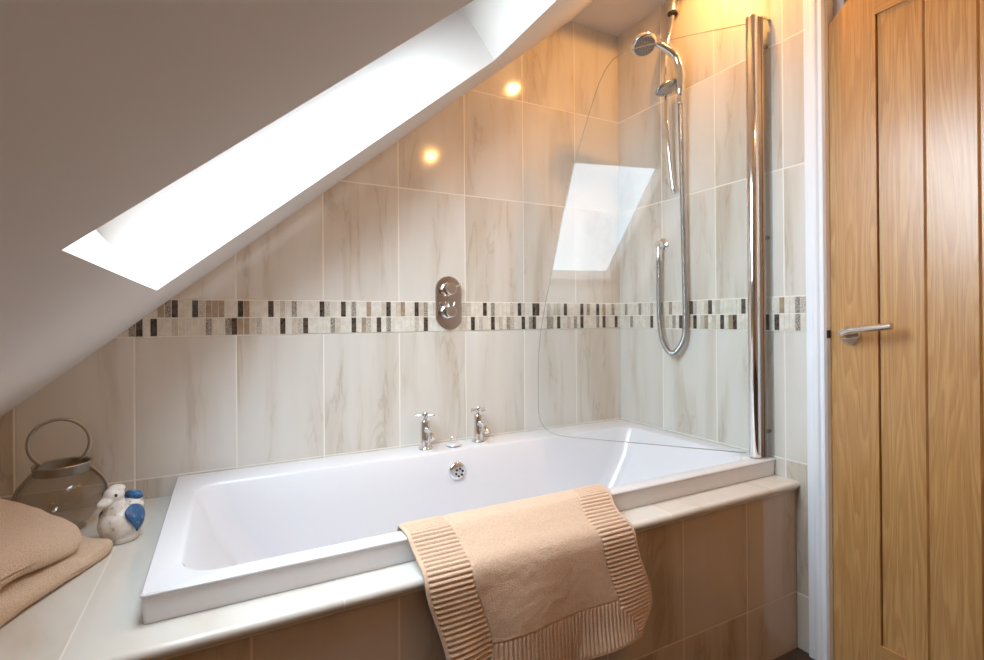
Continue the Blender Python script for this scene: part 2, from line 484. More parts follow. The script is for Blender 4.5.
bridge(bm, [
    rrect(X0 + .004, X1, Y0 + .004, Y1, .006, LEDGE + .001), rrect(X0 + .002, X1, Y0 + .002, Y1, .006, RIM - .008),
    rrect(X0, X1, Y0, Y1, .006, RIM - .006),
    rrect(X0, X1, Y0, Y1, .006, RIM - .003), rrect(X0 + .003, X1 - .001, Y0 + .003, Y1 - .001, .006, RIM),
    rrect(ix0 - .012, ix1 + .012, iy0 - .012, iy1 + .012, .07, RIM),
    rrect(ix0 - .003, ix1 + .003, iy0 - .003, iy1 + .003, .068, RIM - .003),
    rrect(ix0 + .002, ix1 - .002, iy0 + .002, iy1 - .002, .065, RIM - .010),
    rrect(ix0 + .03, ix1 - .04, iy0 + .004, iy1 - .008, .065, RIM - .10),
    rrect(ix0 + .12, ix1 - .14, iy0 + .018, iy1 - .02, .075, RIM - .25),
    rrect(ix0 + .20, ix1 - .22, iy0 + .03, iy1 - .03, .09, RIM - .36),
    rrect(ix0 + .26, ix1 - .28, iy0 + .07, iy1 - .07, .09, RIM - .405),
    rrect(ix0 + .34, ix1 - .36, iy0 + .13, iy1 - .13, .09, RIM - .41)], cap1=True)
obj('tub_shell', bm, M['acrylic'], bath, smooth=True, angle=35)
# overflow
def overflow():
    c = V((-0.829, iy1 - .009, RIM - .070)); ax = V((0, -1, .07)).normalized(); a, u, w = frame(ax)
    bm = bmesh.new(); lathe(bm, c, ax, [(.030, -.004), (.030, .002), (.027, .006), (.020, .0085), (.0, .0095)], 40)
    o = obj('overflow_cover', bm, M['chrome'], bath, smooth=True, angle=50)
    bm = bmesh.new()
    for k in range(6):
        th = k * pi / 3 + .3
        p = c + (u * cos(th) + w * sin(th)) * .0125 + V((.005, 0, -.005))
        cyl(bm, p + a * .004, p + a * .0104, .0040, 12)
    obj('overflow_holes', bm, M['dark'], o)
overflow()

# pillar taps
def tap(x, y, rot, label):
    t = empty('bath_tap', (x, y, RIM), label, 'tap', 'pillar taps on the bath rim')
    bm = bmesh.new()
    lathe(bm, (x, y, RIM), (0, 0, 1), [(0, 0), (.0245, 0), (.0245, .004), (.022, .007), (.0165, .008), (.016, .012), (.016, .093), (.0145, .096), (.007, .097), (.0065, .104), (0, .104)], 32)
    obj('tap_body', bm, M['chrome'], t, smooth=True, angle=40)
    bm = bmesh.new()
    sp = catmull([(x, y, RIM + .064), (x, y - .03, RIM + .066), (x + .0, y - .055, RIM + .060), (x + .0, y - .072, RIM + .046)], 6)
    tube(bm, sp, .009, 16, rad=lambda q: .0105 - .002 * q)
    obj('spout', bm, M['chrome'], t, smooth=True, angle=50)
    bm = bmesh.new()
    lathe(bm, (x, y, RIM + .104), (0, 0, 1), [(0, 0), (.0085, 0), (.0095, .004), (.0095, .018), (.0075, .021), (0, .0215)], 24)
    for k in range(4):
        a = rot + k * pi / 2
        c, s = cos(a), sin(a)
        cyl(bm, (x + c * .006, y + s * .006, RIM + .1135), (x + c * .034, y + s * .034, RIM + .1135), .0042, 12, .001)
    obj('cross_handle', bm, M['chrome'], t, smooth=True, angle=40)
tap(-0.916, -0.058, radians(-25), 'chrome pillar bath tap to the left of the plug, nearer the sloping wall')
tap(-0.713, -0.052, radians(20), 'chrome pillar bath tap to the right of the plug, nearer the glass screen')

plug = empty('bath_plug', (-.818, -.072, RIM), 'white bath plug with a chrome ring resting on the rim between taps', 'plug')
bm = bmesh.new(); lathe(bm, (-.818, -.072, RIM), (0, 0, 1), [(0, 0), (.019, 0), (.0255, .004), (.0265, .007), (.021, .009), (0, .0105)], 32)
obj('plug_disc', bm, M['acrylic'], plug, smooth=True, angle=50)
bm = bmesh.new(); tube(bm, [(-.818 + .0262 * cos(a), -.072 + .0262 * sin(a), RIM + .0055) for a in [2 * pi * k / 32 for k in range(32)]], .0016, 8, closed=True)
obj('plug_rim', bm, M['chrome'], plug, smooth=True)
bm = bmesh.new(); tube(bm, [(-.818 + .012 * cos(a), -.072, RIM + .010 + .023 * sin(a)) for a in [pi * k / 14 for k in range(15)]], .0022, 8)
obj('plug_loop', bm, M['chrome'], plug, smooth=True)

# ------------------------------------------------------------------ concealed shower valve
val = empty('shower_valve', (-.805, 0, .10), 'chrome oval shower valve plate with two round controls on the mosaic band', 'shower valve')
bm = bmesh.new()
def stad(cx, cz, hw, hh, n=16):
    p = [(cx + hw * cos(a), cz + hh - hw + hw * sin(a)) for a in [pi * k / n for k in range(n + 1)]]
    return p + [(cx + hw * cos(a), cz - hh + hw + hw * sin(a)) for a in [pi + pi * k / n for k in range(n + 1)]]
def stp(cx, cz, hw, hh, y): return [V((a, y, b)) for a, b in stad(cx, cz, hw, hh)]
bridge(bm, [stp(-.805, .10, .050, .098, 0), stp(-.805, .10, .050, .098, -.006), stp(-.805, .10, .047, .095, -.009)], cap0=True, cap1=True)
obj('valve_plate', bm, chrome_mat('warm_chrome', (.66, .60, .55, 1), .05), val, smooth=True, angle=30)
for cx, cz, kind in ((-.812, .150, 0), (-.812, .070, 1)):
    bm = bmesh.new(); lathe(bm, (cx, -.008, cz), (0, -1, 0), [(.026, 0), (.024, .006), (.0205, .008), (.0205, .040), (.0185, .042), (0, .042)], 36)
    k = obj('control_knob', bm, M['chrome'], val, smooth=True, angle=35)
    bm = bmesh.new()
    if kind == 0: cyl(bm, (cx + .015, -.036, cz + .006), (cx + .046, -.040, cz + .019), .0038, 12, .001)
    else:
        for s in (-1, 1): cyl(bm, (cx + s * .011, -.034, cz + .012), (cx + s * .018, -.036, cz + .034), .0034, 12, .001)
    obj('control_lever', bm, M['chrome'], k, smooth=True, angle=40)

# ------------------------------------------------------------------ shower riser, handset, hose
rail = empty('shower_rail', (0, -.325, .86), 'bowed chrome shower riser rail fixed to the tiled wall beside the screen', 'shower rail')
ry = -.325
bm = bmesh.new()
rp = catmull([(-.024, ry - .012, 1.20), (-.031, ry - .008, 1.15), (-.046, ry, 1.05), (-.053, ry, .93), (-.050, ry, .80), (-.040, ry, .67), (-.026, ry, .575), (-.018, ry, .53)], 8)
tube(bm, rp, .0085, 16)
obj('riser_tube', bm, M['chrome'], rail, smooth=True, angle=50)
bm = bmesh.new(); cyl(bm, (-.027, ry - .012, 1.187), (-.027, ry - .012, 1.262), .026, 32, .003)
obj('top_bracket', bm, M['satin'], rail, smooth=True, angle=40)
bm = bmesh.new(); lathe(bm, (-.027, ry - .012, 1.183), (0, 0, 1), [(0, 0), (.018, 0), (.019, .005), (0, .005)], 24)
obj('bracket_seal', bm, M['dark'], rail)
bm = bmesh.new(); tube(bm, catmull([(0, ry, .525), (-.008, ry, .520), (-.018, ry, .528), (-.020, ry, .548)], 5), .010, 16, rad=lambda q: .0125 - .003 * q)
obj('lower_bracket', bm, M['chrome'], rail, smooth=True, angle=50)
bm = bmesh.new(); tube(bm, catmull([(-.040, ry - .070, .575), (-.034, ry - .062, .540), (-.026, ry - .035, .515), (-.018, ry - .010, .520), (-.020, ry + .020, .545), (-.024, ry + .034, .575)], 6), .004, 10)
obj('hose_guide', bm, M['strip'], rail, smooth=True)
# slider: oval soap-shaped holder through the rail
bm = bmesh.new()
R = Matrix.Rotation(radians(-18), 3, 'Z') @ Matrix.Rotation(radians(-22), 3, 'Y') @ Matrix.Rotation(radians(-28), 3, 'X')
ellipsoid(bm, (-.068, ry - .028, .893), (.056, .034, .013), R, 28, 16)
obj('slider_holder', bm, M['hose'], rail, smooth=True)

hs = empty('shower_handset', (-.055, -.385, .86), 'chrome hand shower with a round spray face held at the top of the rail', 'shower head')
hb = V((-.052, -.392, .875))
hp = catmull([hb + V((.004, .004, -.022)), hb, (-.058, -.400, .935), (-.078, -.398, .985), (-.112, -.388, 1.012), (-.150, -.378, 1.026), (-.188, -.370, 1.024)], 8)
bm = bmesh.new(); tube(bm, hp, .01, 20, rad=lambda q: .0125 + .0045 * sin(pi * min(1, q * 1.15)) + .002 * q)
obj('handle', bm, M['chrome'], hs, smooth=True, angle=60)
hd = V((-.205, -.37, 1.012)); hax = V((-.12, -.42, -.78)).normalized()
bm = bmesh.new(); lathe(bm, hd, -hax, [(.0, -.012), (.036, -.012), (.043, -.009), (.0455, -.002), (.045, .004), (.038, .014), (.026, .022), (.012, .026), (0, .027)], 40)
obj('head_shell', bm, M['chrome'], hs, smooth=True, angle=50)
bm = bmesh.new(); lathe(bm, hd, hax, [(0, .0145), (.016, .0145), (.017, .0130), (.037, .0128), (.0375, .0120), (0, .0120)], 40)
a, u, w = frame(hax)
face = obj('spray_face', bm, simple('grey_plastic', lin(150, 150, 150), .35), hs, smooth=True, angle=30)
bm = bmesh.new()
for rr, n in ((.010, 8), (.024, 14), (.032, 20)):
    for k in range(n):
        p = hd + (u * cos(2 * pi * k / n) + w * sin(2 * pi * k / n)) * rr + a * .0125
        cyl(bm, p, p + a * .003, .0013, 8)
obj('nozzles', bm, M['dark'], face)

# hose + outlet
hose = empty('shower_hose', (-.03, -.32, -.09), 'flexible ribbed chrome shower hose hanging in a loop down the tiled wall', 'shower hose')
h0 = hb + V((.004, .004, -.022))
hc = catmull([h0, (-.045, -.388, .75), (-.036, -.385, .5), (-.030, -.385, .2), (-.028, -.385, .02), (-.030, -.372, -.050), (-.034, -.332, -.092), (-.034, -.292, -.068), (-.032, -.266, .00), (-.030, -.258, .12), (-.028, -.2575, .24), (-.028, -.2575, .298)], 60)
bm = bmesh.new()
L = [0.0]
for p, q in zip(hc[:-1], hc[1:]): L.append(L[-1] + (q - p).length)
# resample evenly for ribbing
tot = L[-1]; step = .0016; rs = []; j = 0; s = 0
while s < tot:
    while L[j + 1] < s: j += 1
    f = (s - L[j]) / (L[j + 1] - L[j]); rs.append(hc[j].lerp(hc[j + 1], f)); s += step
cnt = len(rs)
tube(bm, rs, .007, 10, rad=lambda q: .0082 + (.0018 if int(round(q * (cnt - 1))) % 4 < 2 else 0))
obj('hose_tube', bm, M['hose'], hose, smooth=True)
bm = bmesh.new(); cyl(bm, (-.028, -.2575, .262), (-.028, -.2575, .305), .0115, 20, .001)
obj('hose_nut', bm, M['chrome'], hose, smooth=True, angle=40)
bm = bmesh.new(); cyl(bm, h0 + V((0, 0, -.03)), h0 + V((0, 0, .004)), .0115, 20, .001)
obj('hose_nut', bm, M['chrome'], hose, smooth=True, angle=40)
outl = empty('wall_outlet', (0, -.258, .325), 'small round chrome hose outlet on the tiled wall above the mosaic band', 'shower outlet')
bm = bmesh.new(); lathe(bm, (0, -.258, .327), (-1, 0, 0), [(.026, 0), (.026, .005), (.022, .009), (.013, .011), (.013, .036), (.010, .039), (0, .039)], 32)
obj('outlet_flange', bm, M['chrome'], outl, smooth=True, angle=40)
bm = bmesh.new(); cyl(bm, (-.028, -.2575, .303), (-.028, -.2575, .327), .0085, 20)
obj('outlet_elbow', bm, M['chrome'], outl, smooth=True, angle=40)

# ------------------------------------------------------------------ glass screen
scr = empty('shower_screen', (-.04, -.68, RIM), 'frameless clear glass bath screen with curved edge on a chrome post', 'shower screen')
td = V((-.6176, .7865, 0)); tn = V((.7865, .6176, 0)); post = V((-.040, -.679, 0))
outline = [(.018, .974), (.18, .977), (.33, .974), (.40, .968), (.442, .950), (.470, .918), (.492, .875), (.525, .786), (.581, .615), (.630, .415), (.672, .217), (.701, .085),
           (.718, -.010), (.727, -.10), (.729, -.20), (.728, -.308), (.722, -.338), (.705, -.362), (.680, -.379), (.650, -.386), (.60, -.3885), (.018, -.3885)]
bm = bmesh.new()
prism(bm, outline, lambda u, v, t: post + td * u + tn * t + V((0, 0, v)), -.003, .003)
obj('glass_panel', bm, M['glass'], scr)
bm = bmesh.new()
edge = [post + td * u + V((0, 0, v)) for u, v in outline[:-1]] + [post + td * .03 + V((0, 0, -.3885))]
tube(bm, edge, .0014, 6)
obj('glass_edge', bm, simple('glass_edge', lin(176, 172, 160), .2), scr, smooth=True)
c1 = V((-.0500, -.681, 0)); c2 = V((-.0325, -.695, 0))
bm = bmesh.new(); zt, zb = .985, RIM + .004
lathe(bm, c1 + V((0, 0, zb)), (0, 0, 1), [(0, 0), (.0175, 0), (.0185, .002), (.0185, zt - zb - .002), (.0175, zt - zb), (0, zt - zb)], 40)
obj('post', bm, M['chrome'], scr, smooth=True, angle=40)
bm = bmesh.new()
dd = (c2 - c1).normalized(); nn = V((-dd.y, dd.x, 0))
pf = [(-.002, -.012), (.010, -.012), (.012, -.008), (.014, -.012), (.017, -.012), (.019, -.009), (.019, .010), (-.002, .012)]
prism(bm, pf, lambda u, v, t: c2 - dd * .010 + dd * u + nn * v + V((0, 0, t)), zb, zt - .004)
obj('hinge_profile', bm, M['satin'], scr)
bm = bmesh.new()
lathe(bm, c1 + V((0, 0, zt)), (0, 0, 1), [(0, 0), (.017, 0), (.015, .004), (0, .005)], 24)
obj('post_cap', bm, M['pewter'], scr, smooth=True, angle=40); bm = bmesh.new()
lathe(bm, c1 + V((0, 0, zb - .004)), (0, 0, 1), [(.016, 0), (.016, .004), (0, .004)], 24)
obj('post_cap', bm, M['pewter'], scr, smooth=True, angle=40)
bm = bmesh.new()
wA, wB = V((-.020, -.704, 0)), V((-.001, -.712, 0))
dv_ = (wB - wA).normalized(); nv_ = V((-dv_.y, dv_.x, 0))
prism(bm, [(0, -.0015), ((wB - wA).length, -.0015), ((wB - wA).length, .0015), (0, .0015)], lambda u, v, t: wA + dv_ * u + nv_ * v + V((0, 0, t)), zb, zt - .006)
obj('wall_strip', bm, M['strip'], scr)
bm = bmesh.new()
box(bm, (-.026, -.712, zt - .010), (-.001, -.702, zt - .006))
obj('top_bar', bm, M['satin'], scr)
for z in (.896, .294, -.317):
    bm = bmesh.new(); lathe(bm, (-.0008, -.6975, z), (-1, 0, 0), [(0, 0), (.005, 0), (.005, .005), (.0075, .007), (.0075, .011), (.004, .014), (0, .0145)], 20)
    obj('fixing_screw', bm, M['pewter'], scr, smooth=True, angle=40)

# ------------------------------------------------------------------ downlights in the flat strip of ceiling
def downlight(x, y, label):
    t = empty('ceiling_spotlight', (x, y, CEIL), label, 'ceiling light', 'recessed ceiling spotlights')
    bm = bmesh.new(); lathe(bm, (x, y, CEIL), (0, 0, -1), [(.043, 0), (.043, .003), (.038, .006), (.030, .006), (.028, .001), (.0, .001)], 40, close=False)
    obj('trim_ring', bm, M['chrome'], t, smooth=True, angle=40)
    bm = bmesh.new(); lathe(bm, (x, y, CEIL - .0012), (0, 0, -1), [(0, .0), (.026, .0), (.024, .003), (0, .005)], 32)
    obj('lamp', bm, emit_mat('warm_lamp', (1, .72, .42, 1), 60), t, smooth=True)
    l = bpy.data.lights.new('spot_beam', 'SPOT'); l.energy = SPOT_W; l.color = (1.0, .46, .12); l.spot_size = radians(178); l.spot_blend = .12
    l.shadow_soft_size = .022
    lo = bpy.data.objects.new('spot_beam', l); COL.objects.link(lo); lo.parent = t; lo.location = (0, 0, -.012)
SPOT_W = 17.0
downlight(-.176, -.62, 'recessed warm ceiling spotlight above the shower end of the bath')
downlight(-.17, -1.87, 'recessed warm ceiling spotlight further from the bath, above the doorway side')

# ------------------------------------------------------------------ door, lining and architrave
dr = bpy.data.objects.new('door_1', None); COL.objects.link(dr); dr.location = (.03, -1.25, FLOOR); struct(dr, 'ledged oak door in a white frame')
DX = .006; ZB, ZT = FLOOR + .008, 1.020; YA, YZ = -.8822, -1.628
def yz(x0, x1):
    return lambda u, v, t: V((t, u, v))
ycut = YA - (ZT - .875) / .84
ps0, ps1 = -1.0015, YZ + .121
pb, pt = -.829, .843
bm = bmesh.new()   # stiles
prism(bm, [(YA, ZB), (YA, .875), (ycut, ZT), (ps0, ZT) if ycut > ps0 else (ycut - .001, ZT), (ps0, ZB)] if ycut > ps0 else [(YA, ZB), (YA, .875), (ps0, .875 + (YA - ps0) * .84), (ps0, ZB)], yz(0, 0), DX, DX + .044)
prism(bm, [(ps1, ZB), (ps1, ZT), (YZ, ZT), (YZ, ZB)], yz(0, 0), DX, DX + .044)
obj('stiles', bm, M['oak'], dr)
bm = bmesh.new()
top = [(ps0, pt), (ps0, min(ZT, .875 + (YA - ps0) * .84))] + ([(ycut, ZT)] if ycut < ps0 else []) + [(ps1, ZT), (ps1, pt)]
prism(bm, top, yz(0, 0), DX + .0003, DX + .044)
prism(bm, [(ps0, ZB), (ps0, pb), (ps1, pb), (ps1, ZB)], yz(0, 0), DX + .0003, DX + .044)
obj('rails', bm, M['oak_rail'], dr)
bm = bmesh.new()   # boards with V grooves
bw = .1045; y = ps0; gx = DX + .006
while y > ps1 + .002:
    y2 = max(y - bw, ps1)
    pr = [(y, gx + .006), (y - .0035, gx), (y2 + .0035, gx), (y2, gx + .006), (y2, gx + .02), (y, gx + .02)]
    prism(bm, pr, lambda u, v, t: V((v, u, t)), pb, pt)
    y = y2
obj('boards', bm, M['oak'], dr)
def lever(parent):
    y, z = -.935, -.009
    bm = bmesh.new(); lathe(bm, (DX, y, z), (-1, 0, 0), [(.0265, 0), (.0265, .006), (.024, .009), (.0, .0095)], 36)
    hl = obj('handle_rose', bm, M['chrome'], parent, smooth=True, angle=40)
    bm = bmesh.new()
    tube(bm, catmull([(DX - .008, y, z), (DX - .035, y, z + .001), (DX - .050, y - .004, z + .006), (DX - .056, y - .018, z + .013), (DX - .056, y - .04, z + .0165), (DX - .056, y - .080, z + .021), (DX - .056, y - .125, z + .027)], 8), .0092, 20)
    obj('handle_lever', bm, M['satin'], hl, smooth=True, angle=50)
lever(dr)
bm = bmesh.new()    # lining + stop behind the leaf
box(bm, (0.0, -.8705, FLOOR), (.15, -.868, DTOP)); box(bm, (.052, -.900, FLOOR), (.15, -.8705, DTOP))
box(bm, (0.0, DY1, DTOP - .004), (.15, -.868, DTOP)); box(bm, (0, DY1, FLOOR), (.15, DY1 + .003, DTOP))
struct(obj('trim_3', bm, M['gloss_white']))
bm = bmesh.new(); box(bm, (.15, DY1 - .05, FLOOR), (.17, -.8, 1.5))
struct(obj('trim_4', bm, M['oak_dark']))
# architrave
bm = bmesh.new()
ap = [(0, 0), (-.008, 0), (-.012, .004), (-.012, .018), (-.017, .024), (-.020, .030), (-.020, .036), (-.016, .041), (-.018, .047), (-.018, .052), (-.010, .056), (0, .056)]
def arch_v(yo, yi, z1):   # yo: outer side, yi: inner side
    s = 1 if yi < yo else -1
    prism(bm, ap, lambda u, v, t: V((u, yo - s * v * 1.09, t)), FLOOR, z1)
arch_v(-.8195, -.871, DTOP + .053)
arch_v(DY1 - .053, DY1 + .003, DTOP + .053)
prism(bm, ap, lambda u, v, t: V((u, t, DTOP + .053 - v)), DY1 - .0, -.868)
box(bm, (0, -.8815, FLOOR), (.03, -.8705, DTOP))
struct(obj('trim_5', bm, M['gloss_white']))
bm = bmesh.new(); box(bm, (-.012, -.8825, -.018), (.004, -.8805, .004))
lp = obj('latch_plate', bm, M['dark'], dr)

# ------------------------------------------------------------------ bath mat draped over the front rim
def make_mat():
    path = catmull([(-.650, -.470), (-.653, -.430), (-.6585, -.402), (-.668, -.3915), (-.690, -.390), (-.712, -.3905), (-.727, -.396), (-.745, -.407), (-.772, -.424), (-.795, -.438),
                    (-.807, -.454), (-.812, -.480), (-.816, -.55), (-.817, -.62), (-.818, -.700)], 12) if False else None
    P2 = [(-.650, -.470), (-.653, -.430), (-.6585, -.402), (-.668, -.3915), (-.690, -.390), (-.712, -.3905), (-.727, -.396), (-.745, -.407), (-.772, -.424), (-.795, -.438),
          (-.807, -.454), (-.813, -.480), (-.818, -.55), (-.820, -.62), (-.822, -.705)]
    pts = catmull([V((0, a, b)) for a, b in P2], 16)
    Ls = [0.0]
    for p, q in zip(pts[:-1], pts[1:]): Ls.append(Ls[-1] + (q - p).length)
    tot = Ls[-1]; NV, NU = 380, 400
    rim_s = Ls[16 * 3]
    bm = bmesh.new(); grid = []; j = 0
    def side(s, S): # piecewise interpolation helper
        for (a, x), (b, y) in zip(S[:-1], S[1:]):
            if s <= b: t = (s - a) / (b - a); t = t * t * (3 - 2 * t); return x + (y - x) * t
        return S[-1][1]
    led = Ls[16 * 10]
    bw = .100; bb = .112
    for jv in range(NV + 1):
        s = tot * jv / NV
        while j < len(Ls) - 2 and Ls[j + 1] < s: j += 1
        f = (s - Ls[j]) / (Ls[j + 1] - Ls[j]); p = pts[j].lerp(pts[j + 1], min(1, f))
        tg = (pts[j + 1] - pts[j]).normalized(); nr = V((0, -tg.z, tg.y)) * -1
        if nr.y > 0 and nr.z < 0: nr = -nr
        nr = V((0, tg.z, -tg.y))      # points out (up / toward the room)
        xl = side(s, [(0, -1.196), (rim_s, -1.194), (led, -1.186), (led + .16, -1.150), (tot, -1.128)])
        xr = side(s, [(0, -.655), (rim_s, -.655), (led - .05, -.680), (led + .02, -.668), (led + .18, -.632), (tot, -.672)])
        row = []
        for iu in range(NU + 1):
            u = iu / NU; x = xl + (xr - xl) * u; Wd = xr - xl
            dl, drr, db = u * Wd, (1 - u) * Wd, tot - s
            hem = .007
            sdd = min(dl, drr); h = 0
            if min(sdd, db) < hem: h = .002
            elif sdd < bw and (sdd < db * 1.1): h = .0040 * abs(sin(pi * s / .0098)) ** .8 * min(1, (bw - sdd) / .006, (sdd - hem) / .003 + .2)
            elif db < bb: h = .0038 * abs(sin(pi * (x + 2) / .0098)) ** .8 * min(1, (bb - db) / .006)
            elif s < .05: h = .0
            else: h = .0030 + .0007 * noise.noise(V((x * 60, s * 60, 0)))
            drop = max(0, (s - led)) / (tot - led)
            wave = drop * (.014 * sin(x * 13 + 1.5) + .010 * sin(x * 27 + s * 9) * (1 - u))
            wave += drop * .012 * noise.noise(V((x * 6, s * 7, 4)))
            sagb = max(0, 1 - abs(s - (rim_s + led) / 2) / ((led - rim_s) / 2)) if rim_s < s < led else 0
            sag = -.006 * sagb * (.5 + .5 * sin(x * 9))
            if rim_s < s < led: h += .0
            q = V((x, p.y, p.z)) + nr * (h + sag) + V((0, -abs(wave) if p.y < -.79 else 0, 0))
            # bottom edge dips in the middle a little
            q.z += drop * drop * (.034 * (u - .5))
            row.append(bm.verts.new(q))
        grid.append(row)
    for a in range(NV):
        for b in range(NU): bm.faces.new((grid[a][b], grid[a][b + 1], grid[a + 1][b + 1], grid[a + 1][b]))
    o = obj('bath_mat', bm, M['mat'], None, smooth=True, loc=(-.92, -.80, -.56))
    o['label'] = 'beige terry bath mat with ribbed border draped over the front rim of the bath'; o['category'] = 'bath mat'
    # keep the outward side where the ribs are
    md = o.modifiers.new('thick', 'SOLIDIFY'); md.thickness = .005; md.offset = -1 if MATFLIP else 1
    return o
MATFLIP = True
make_mat()

# ------------------------------------------------------------------ folded towels
def soft(name, outline, zfun0, zfun1, label, seed, nrings=26, nseg=160, rnd=.45):
    """outline: closed xy control points. zfun0 / zfun1(x, y) bottom and top."""
    loop = catmull([V((a, b, 0)) for a, b in outline], nseg // len(outline), closed=True)
    n = len(loop); c = sum(loop, V((0, 0, 0))) / n
    bm = bmesh.new(); rings = []
    prof = []
    K = 14
    for k in range(nrings + 1): prof.append((k / nrings, 0))
    def P(i, t, top):
        e = loop[i]; q = c + (e - c) * t
        d = (e - q).length
        zb, zt = zfun0(q.x, q.y), zfun1(q.x, q.y)
        mid = (zb + zt) / 2; hh = (zt - zb) / 2; rr = max(hh * 1.0, .008)
        k = min(1, d / rr); prf = sqrt(max(0, 1 - (1 - k) ** 2))
        z = mid + (hh * prf if top else -hh * prf)
        v = V((q.x, q.y, z))
        nz = noise.noise(V((v.x * 9, v.y * 9, v.z * 14 + seed))) * .009 + noise.noise(V((v.x * 28, v.y * 28, v.z * 28 + seed))) * .0030
        if top: v.z += nz
        dirn = (e - c).normalized(); v += dirn * nz * .8 * t
        return v
    ts = [1 - (1 - k / nrings) ** 2 for k in range(nrings + 1)]
    tops = [[bm.verts.new(P(i, t, True)) for i in range(n)] for t in ts[1:]]
    bots = [[bm.verts.new(P(i, t, False)) for i in range(n)] for t in ts[1:-1]]
    ct = bm.verts.new(P(0, 0, True)); cb = bm.verts.new(P(0, 0, False))
    def br(A, B, flip=False):
        for i in range(n):
            k = (i + 1) % n
            bm.faces.new((A[i], A[k], B[k], B[i]) if not flip else (B[i], B[k], A[k], A[i]))
    for A, B in zip(tops[:-1], tops[1:]): br(A, B)
    for A, B in zip(bots[:-1], bots[1:]): br(A, B, True)
    br(bots[-1], tops[-1], True)
    for i in range(n):
        k = (i + 1) % n
        bm.faces.new((ct, tops[0][i], tops[0][k])); bm.faces.new((cb, bots[0][k], bots[0][i]))
    o = obj(name, bm, M['towel'], None, smooth=True, loc=(c.x, c.y, LEDGE))
    o['label'] = label; o['category'] = 'towel'; o['group'] = 'folded towels on the ledge'
    return o
def zl1(x, y):   # top of the lower towel
    t = max(0, min(1, (-1.725 - x) / .16)); return LEDGE + .022 + .033 * t
low = [(-1.733, -.352), (-1.762, -.330), (-1.83, -.300), (-1.93, -.285), (-2.000, -.30), (-2.004, -.42), (-2.004, -.60), (-1.99, -.745), (-1.90, -.765), (-1.862, -.73), (-1.838, -.64), (-1.797, -.54), (-1.755, -.44), (-1.735, -.385)]
soft('folded_towel', low, lambda x, y: LEDGE + .0015, zl1, 'lower folded beige bath towel, spread flat on the tiled ledge by the duck', 2.0)
def zu1(x, y):
    t = max(0, min(1, (-1.76 - x) / .17)); return LEDGE + .062 + .088 * t ** .8 - .03 * max(0, (-.5 - y)) 
up = [(-1.772, -.425), (-1.790, -.375), (-1.84, -.335), (-1.92, -.315), (-2.002, -.32), (-2.006, -.45), (-2.006, -.60), (-1.99, -.70), (-1.90, -.715), (-1.855, -.66), (-1.825, -.565), (-1.793, -.49)]
soft('folded_towel', up, lambda x, y: zl1(x, y) + .003, zu1, 'upper folded beige bath towel, heaped on top of the lower towel', 9.0)

# ------------------------------------------------------------------ glass lantern vase
LX, LY = -1.858, -.160
van = empty('glass_lantern', (LX, LY, LEDGE), 'squat clear glass lantern vase with an aged metal collar and hoop handle', 'lantern')
bm = bmesh.new()
pro = [(.0, .002), (.046, .002), (.050, .006), (.048, .012), (.060, .022), (.076, .042), (.088, .068), (.090, .090), (.082, .112), (.066, .130), (.058, .138), (.057, .148)]
pro = [(a * .90, b) for a, b in pro]
prs = catmull([V((a, b, 0)) for a, b in pro], 5)
lathe(bm, (LX, LY, LEDGE), (0, 0, 1), [(max(p.x, 0), p.y) for p in prs], 56, close=False)
gb = obj('glass_bowl', bm, M['vase_glass'], van, smooth=True)
md = gb.modifiers.new('wall', 'SOLIDIFY'); md.thickness = .0025; md.offset = -1
bm = bmesh.new(); lathe(bm, (LX, LY, LEDGE), (0, 0, 1), [(.0525, .138), (.0535, .140), (.0535, .155), (.0555, .158), (.0545, .161), (.051, .158), (.0505, .140), (.0525, .138)], 56, close=False)
obj('metal_collar', bm, M['pewter'], van, smooth=True, angle=40)
pd = V((.976, .217, 0)); ce = V((LX, LY, LEDGE))
for s in (-1, 1):
    bm = bmesh.new()
    pa = [(.052, .143), (.058, .136), (.068, .124), (.080, .104), (.0845, .082), (.079, .060), (.069, .050)]
    tube(bm, catmull([ce + pd * (s * a) + V((0, 0, b)) for a, b in pa], 8), .0042, 10)
    ellipsoid(bm, ce + pd * (s * .069) + V((0, 0, .050)), (.008, .008, .006), None, 14, 10)
    obj('side_strap', bm, M['pewter'], van, smooth=True)
bm = bmesh.new()
hc_ = ce + V((-.004, 0, .207)); tilt = V((-.05, 0, 1)).normalized()
hpnts = []
for k in range(41):
    a = radians(-52 + 284 * k / 40)
    hpnts.append(hc_ + pd * (.056 * cos(a)) + tilt * (.057 * sin(a)))
tube(bm, [ce + pd * .052 + V((0, 0, .150))] + hpnts + [ce - pd * .052 + V((0, 0, .148))], .0042, 12)
obj('hoop_handle', bm, M['pewter'], van, smooth=True)

